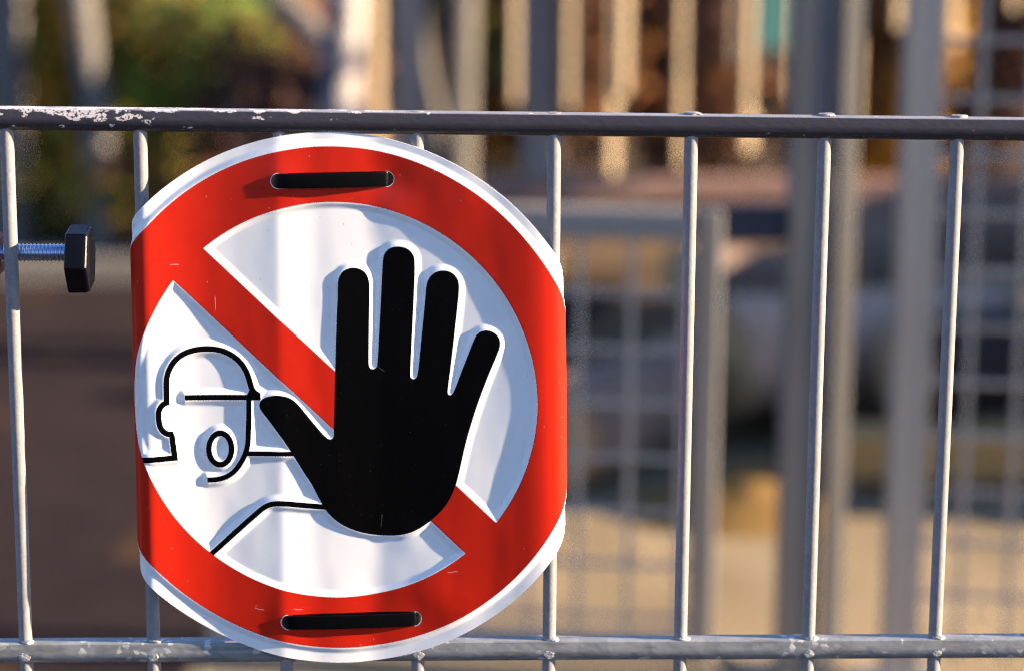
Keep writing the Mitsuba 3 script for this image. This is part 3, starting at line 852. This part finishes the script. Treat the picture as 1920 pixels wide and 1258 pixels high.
bs = thing('added_board_stack', 'unseen low stack of boards added at the right to shade the log pile', 'added stack of boards')
for k in range(15):  # unseen boards, added to throw shade onto the logs
    o = 0.03 * math.sin(k * 2.7)
    part(bs, 'board', box(2.05 + o, 3.1 + o, 2.78 + 0.02 * math.sin(k * 1.3), 5.0 + 0.03 * math.sin(k * 2.1), 0.05 + k * 0.05, 0.094 + k * 0.05, 0.004), 'grey_wood')
for yy in (3.1, 3.9, 4.7):
    part(bs, 'bearer', box(2.02, 3.12, yy - 0.04, yy + 0.04, 0.0, 0.0495, 0.003), 'log_dark')

# ------------------------------------------------------------------ batten fence
YP = 4.15
pf = thing('batten_fence', 'fence of pale wooden battens hung on rails, cut off where shade begins', 'fence')


def turned(m, deg, x, y):
    """Turns a mesh built round the z axis to the right and puts it at x, y."""
    m.apply_transform(trimesh.transformations.rotation_matrix(math.radians(deg), [0, 0, 1]))
    m.apply_translation([x, y, 0])
    return m



poles = [(707, 330, 0.7), (967, 195, 0.8), (1071, 205, 1), (1149, 330, 1), (1172, 180, 1), (1275, 315, 0.8), (1379, 118, 1), (1402, 285, 1), (1480, 190, 0.7), (1600, 250, 0.7), (1687, 55, 1), (1788, 90, 1), (1900, 20, 0.9), (2010, 150, 1), (2110, 60, 1)]  # lower ends stand where shade starts on the bars, put into their length
for i, (px_, py_, w) in enumerate(poles):
    q = at(np.array([float(px_)]), np.array([float(py_)]), YP)[0]
    part(pf, 'batten', turned(box(-0.0225 * w, 0.0225 * w, -0.007, 0.007, q[2], 1.75 + 0.03 * math.sin(i * 5), 0.003), 44 + 5 * math.sin(i * 3.1), q[0], YP), 'pale_wood')
xa, xb_ = at(np.array([690.]), np.array([100.]), YP)[0, 0], at(np.array([2200.]), np.array([100.]), YP)[0, 0]
for z in (1.12, 1.55):
    part(pf, 'rail', box(xa, xb_, YP + 0.024, YP + 0.07, z, z + 0.06, 0.005), 'grey_wood')
zl = at(np.array([1150.]), np.array([362.]), YP)[0, 2]
xl0 = at(np.array([900.]), np.array([362.]), YP)[0, 0]; xl1 = at(np.array([1345.]), np.array([362.]), YP)[0, 0]
part(pf, 'rail', box(xl0, xl1 + 1.2, YP + 0.024, YP + 0.075, zl - 0.028, zl + 0.034, 0.005), 'rust_wood', label='reddish brown lowest rail')
for x in (xa + 0.1, xl0 + 0.15, xb_ - 0.1):
    part(pf, 'post', box(x - 0.04, x + 0.04, YP + 0.08, YP + 0.16, 0.0, 1.8, 0.006), 'grey_wood')
tq = at(np.array([1446.]), np.array([60.]), 4.9)[0]
ts = part(None, 'metal_sheet', box(tq[0] - 0.06, tq[0] + 0.05, 4.9, 4.904, tq[2] - 0.05, 1.5, 0.0015), 'teal_sheet')
labels[ts] = {'label': 'narrow teal metal sheet standing behind the batten fence', 'category': 'sheet'}


# ------------------------------------------------------------------ planting behind
def leaves(n, center, radii, size, seed, clumps=14, zmin=0.03):
    r = np.random.default_rng(seed)
    c = r.normal(size=(clumps, 3)); c /= np.linalg.norm(c, axis=1, keepdims=True)
    c = c * r.uniform(0.25, 0.95, (clumps, 1)) * radii + center
    k = r.integers(0, clumps, n)
    p = c[k] + r.normal(size=(n, 3)) * np.asarray(radii) * 0.26
    p[:, 2] = np.maximum(p[:, 2], zmin + r.uniform(0, 0.04, n))
    a = r.normal(size=(n, 3)); a /= np.linalg.norm(a, axis=1, keepdims=True)
    b = np.cross(a, r.normal(size=(n, 3))); b /= np.linalg.norm(b, axis=1, keepdims=True)
    s = size * r.uniform(0.6, 1.3, (n, 1))
    v = np.stack([p - a * s, p + b * s * 0.45, p + a * s, p - b * s * 0.45], 1).reshape(-1, 3)
    q = np.arange(n)[:, None] * 4
    nr = (p - center) / np.asarray(radii) + np.array([0, -0.5, 0.4])
    nr = np.repeat(nr / np.linalg.norm(nr, axis=1, keepdims=True), 4, axis=0)
    return trimesh.Trimesh(v, np.vstack([q + [0, 1, 2], q + [0, 2, 3]]), process=False), nr


def leaf_part(parent, name, made, bsdf):
    m, n = made
    key = free(f'{parent}__{name}')
    scene[key] = {'type': 'ply', 'filename': meshkit.write_ply(m, True, normals=n), 'face_normals': False, 'bsdf': {'type': 'ref', 'id': bsdf}}
    labels[key] = {'kind': 'stuff'}


def shrub(px_, y, h, rx, mats, label, seed, n=2000, size=0.042):
    q = at(np.array([float(px_)]), np.array([300.]), y)[0]
    k = thing('shrub', label, 'shrub', group='shrubs in the planting bed')
    r = np.random.default_rng(seed)
    stems = []
    for s in range(6):
        e = [q[0] + r.uniform(-rx, rx) * 0.7, y + r.uniform(-0.3, 0.3), h * r.uniform(0.6, 0.95)]
        b = [q[0] + r.uniform(-0.08, 0.08), y + r.uniform(-0.08, 0.08), 0.0]
        md = [(b[0] + e[0]) / 2 + r.uniform(-0.06, 0.06), (b[1] + e[1]) / 2, e[2] * 0.5]
        stems.append(tube([b, md, e], [0.014, 0.010, 0.004], 7))
    part(k, 'stems', trimesh.util.concatenate(stems), 'dark_bark', smooth=50)
    for j, (m, share) in enumerate(mats):
        off = np.array([r.uniform(-0.25, 0.25) * rx, 0, r.uniform(-0.1, 0.1) * h])
        leaf_part(k, 'foliage', leaves(int(n * share), np.array([q[0], y, h * 0.52]) + off, np.array([rx * 0.85, 0.42, h * 0.46]), size, seed * 10 + j), m)
    return k


shrub(-60, 6.5, 1.3, 0.55, [('leaf_dark', 0.6), ('leaf_mauve', 0.4)], 'dark shrub at the far left edge of the picture', 1)
shrub(90, 6.4, 1.25, 0.40, [('leaf_olive', 0.8), ('leaf_dark', 0.3)], 'olive brown shrub left of the leaning grey trunk', 2)
shrub(235, 6.3, 1.35, 0.38, [('leaf_ochre', 0.55), ('leaf_olive', 0.35), ('leaf_dark', 0.2)], 'shrub with ochre autumn leaves right of the leaning grey trunk', 3)
shrub(335, 6.3, 0.95, 0.36, [('leaf_green', 1.0), ('leaf_dark', 0.3)], 'bright green shrub behind the left part of the barrier', 4, n=1400)
shrub(310, 6.0, 0.5, 0.40, [('leaf_rust', 0.45), ('leaf_olive', 0.4)], 'low shrub with rusty leaves in front of the green shrub', 5, n=1400)
shrub(430, 6.4, 0.88, 0.40, [('leaf_olive', 0.4), ('leaf_rust', 0.3), ('leaf_green', 0.3)], 'mixed olive and rust shrub beside the dark brown shrub', 6)
shrub(530, 6.0, 0.78, 0.34, [('leaf_brown', 1.0), ('leaf_mauve', 0.3)], 'dark red brown shrub left of the white trunk', 7, n=1400)
shrub(800, 6.9, 1.4, 0.42, [('leaf_brown', 0.6), ('leaf_olive', 0.4)], 'brown and olive shrub right of the white trunk', 8)
shrub(915, 7.0, 1.2, 0.34, [('leaf_dark', 0.6), ('leaf_ochre', 0.35), ('leaf_green', 0.2)], 'dark green and ochre shrub behind the middle of the top rail', 9)
shrub(1090, 6.9, 1.3, 0.42, [('leaf_rust', 0.5), ('leaf_brown', 0.7)], 'rust brown shrub behind the brightest battens', 10)
shrub(1240, 7.2, 1.4, 0.45, [('leaf_brown', 0.8), ('leaf_mauve', 0.35)], 'dark brown shrub behind the middle of the batten fence', 11)
shrub(1360, 6.9, 1.25, 0.40, [('leaf_rust', 0.6), ('leaf_brown', 0.5), ('leaf_mauve', 0.2)], 'reddish shrub behind the pair of battens right of centre', 12)
shrub(1500, 7.3, 1.4, 0.45, [('leaf_brown', 0.7), ('leaf_olive', 0.3)], 'brown shrub behind the dark square post', 13)
shrub(1650, 7.0, 1.3, 0.22, [('leaf_ochre', 0.7), ('leaf_brown', 0.5)], 'orange ochre shrub between the two square posts', 14)
shrub(1830, 7.3, 1.4, 0.50, [('leaf_mauve', 0.6), ('leaf_brown', 0.5)], 'mauve brown shrub behind the mesh panel', 15)
shrub(2010, 7.1, 1.3, 0.45, [('leaf_brown', 0.8), ('leaf_rust', 0.3)], 'brown shrub at the far right behind the mesh panel', 16)


def tree(path, y, rad, bark, label, seed, top=3.6, crown='leaf_brown'):
    pts = [at(np.array([float(a)]), np.array([float(b)]), y)[0] for a, b in path]
    pts.sort(key=lambda p: p[2])
    d = pts[0] - pts[1]
    base = pts[0] + d * (pts[0][2] / -d[2]) if d[2] < -0.05 else np.array([pts[0][0], y, 0])
    base[2] = -0.02
    d = pts[-1] - pts[-2]
    r = np.random.default_rng(seed)
    tip = pts[-1] + np.array([np.clip(d[0] / max(d[2], 0.05), -0.25, 0.25) * (top - pts[-1][2]), 0.1, top - pts[-1][2]])
    line = np.array([base, *pts, pts[-1] + (tip - pts[-1]) * 0.5 + np.array([0.05, 0, 0]), tip])
    ts_ = np.r_[0, np.cumsum(np.linalg.norm(np.diff(line, axis=0), axis=1))]
    u = np.linspace(0, ts_[-1], 40)
    p = np.stack([np.interp(u, ts_, line[:, k]) for k in range(3)], 1)
    rr = rad * np.interp(u / ts_[-1], [0, 0.06, 0.4, 1], [1.25, 1.02, 0.85, 0.2])
    k = thing('tree', label, 'tree', group='slender trees in the planting bed')
    part(k, 'trunk', tube(p, rr, 18, wob=0.10, seed=seed), bark, smooth=50)
    lm = []
    for s in range(7):
        h0 = r.uniform(0.45, 0.95)
        b = p[int(h0 * 39)]
        a = r.uniform(0, 6.28)
        L = r.uniform(0.5, 1.0)
        m1 = b + np.array([math.cos(a), math.sin(a), 0.9]) * L * 0.5
        e = m1 + np.array([math.cos(a + 0.4), math.sin(a + 0.4), 1.2]) * L * 0.45
        lm.append(tube([b, m1, e], [rad * 0.3, rad * 0.2, rad * 0.06], 7))
    part(k, 'limbs', trimesh.util.concatenate(lm), bark, smooth=50)
    leaf_part(k, 'crown', leaves(500, p[-6], np.array([0.8, 0.8, 0.8]), 0.04, seed + 90, zmin=1.6), crown)
    return k


tree([(150, 0), (160, 80), (182, 210), (190, 420)], 5.8, 0.046, 'pale_bark', 'slim leaning tree with beige grey trunk at the left', 1)
tree([(12, 0), (18, 200), (20, 420)], 5.9, 0.06, 'pale_bark', 'grey tree trunk at the left edge of the picture', 2)
tree([(648, 0), (640, 120), (634, 240)], 5.5, 0.062, 'birch_bark', 'white barked birch with dark blotches above the sign', 3)
tree([(765, 0), (775, 100), (800, 230)], 5.9, 0.058, 'grey_bark', 'grey trunk just right of the white birch', 4)
tree([(866, 0), (862, 210)], 5.8, 0.050, 'grey_bark', 'slim grey brown trunk left of the pale batten fence', 5)
A, B = at(np.array([420.]), np.array([-75.]), 5.9)[0], at(np.array([655.]), np.array([120.]), 5.62)[0]
t_ = np.linspace(-0.9, 1, 16)[:, None]
lb = thing('fallen_branch', 'pale mauve grey branch leaning down against the white birch', 'branch')
lp = A + (B - A) * t_ + np.array([0, 0, 0.03]) * np.cos(t_ * 2)
part(lb, 'branch', tube(lp, 0.042 * (0.8 + 0.25 * (t_[:, 0] + 0.9) / 1.9), 16, wob=0.12, seed=3), 'pale_bark', smooth=50)
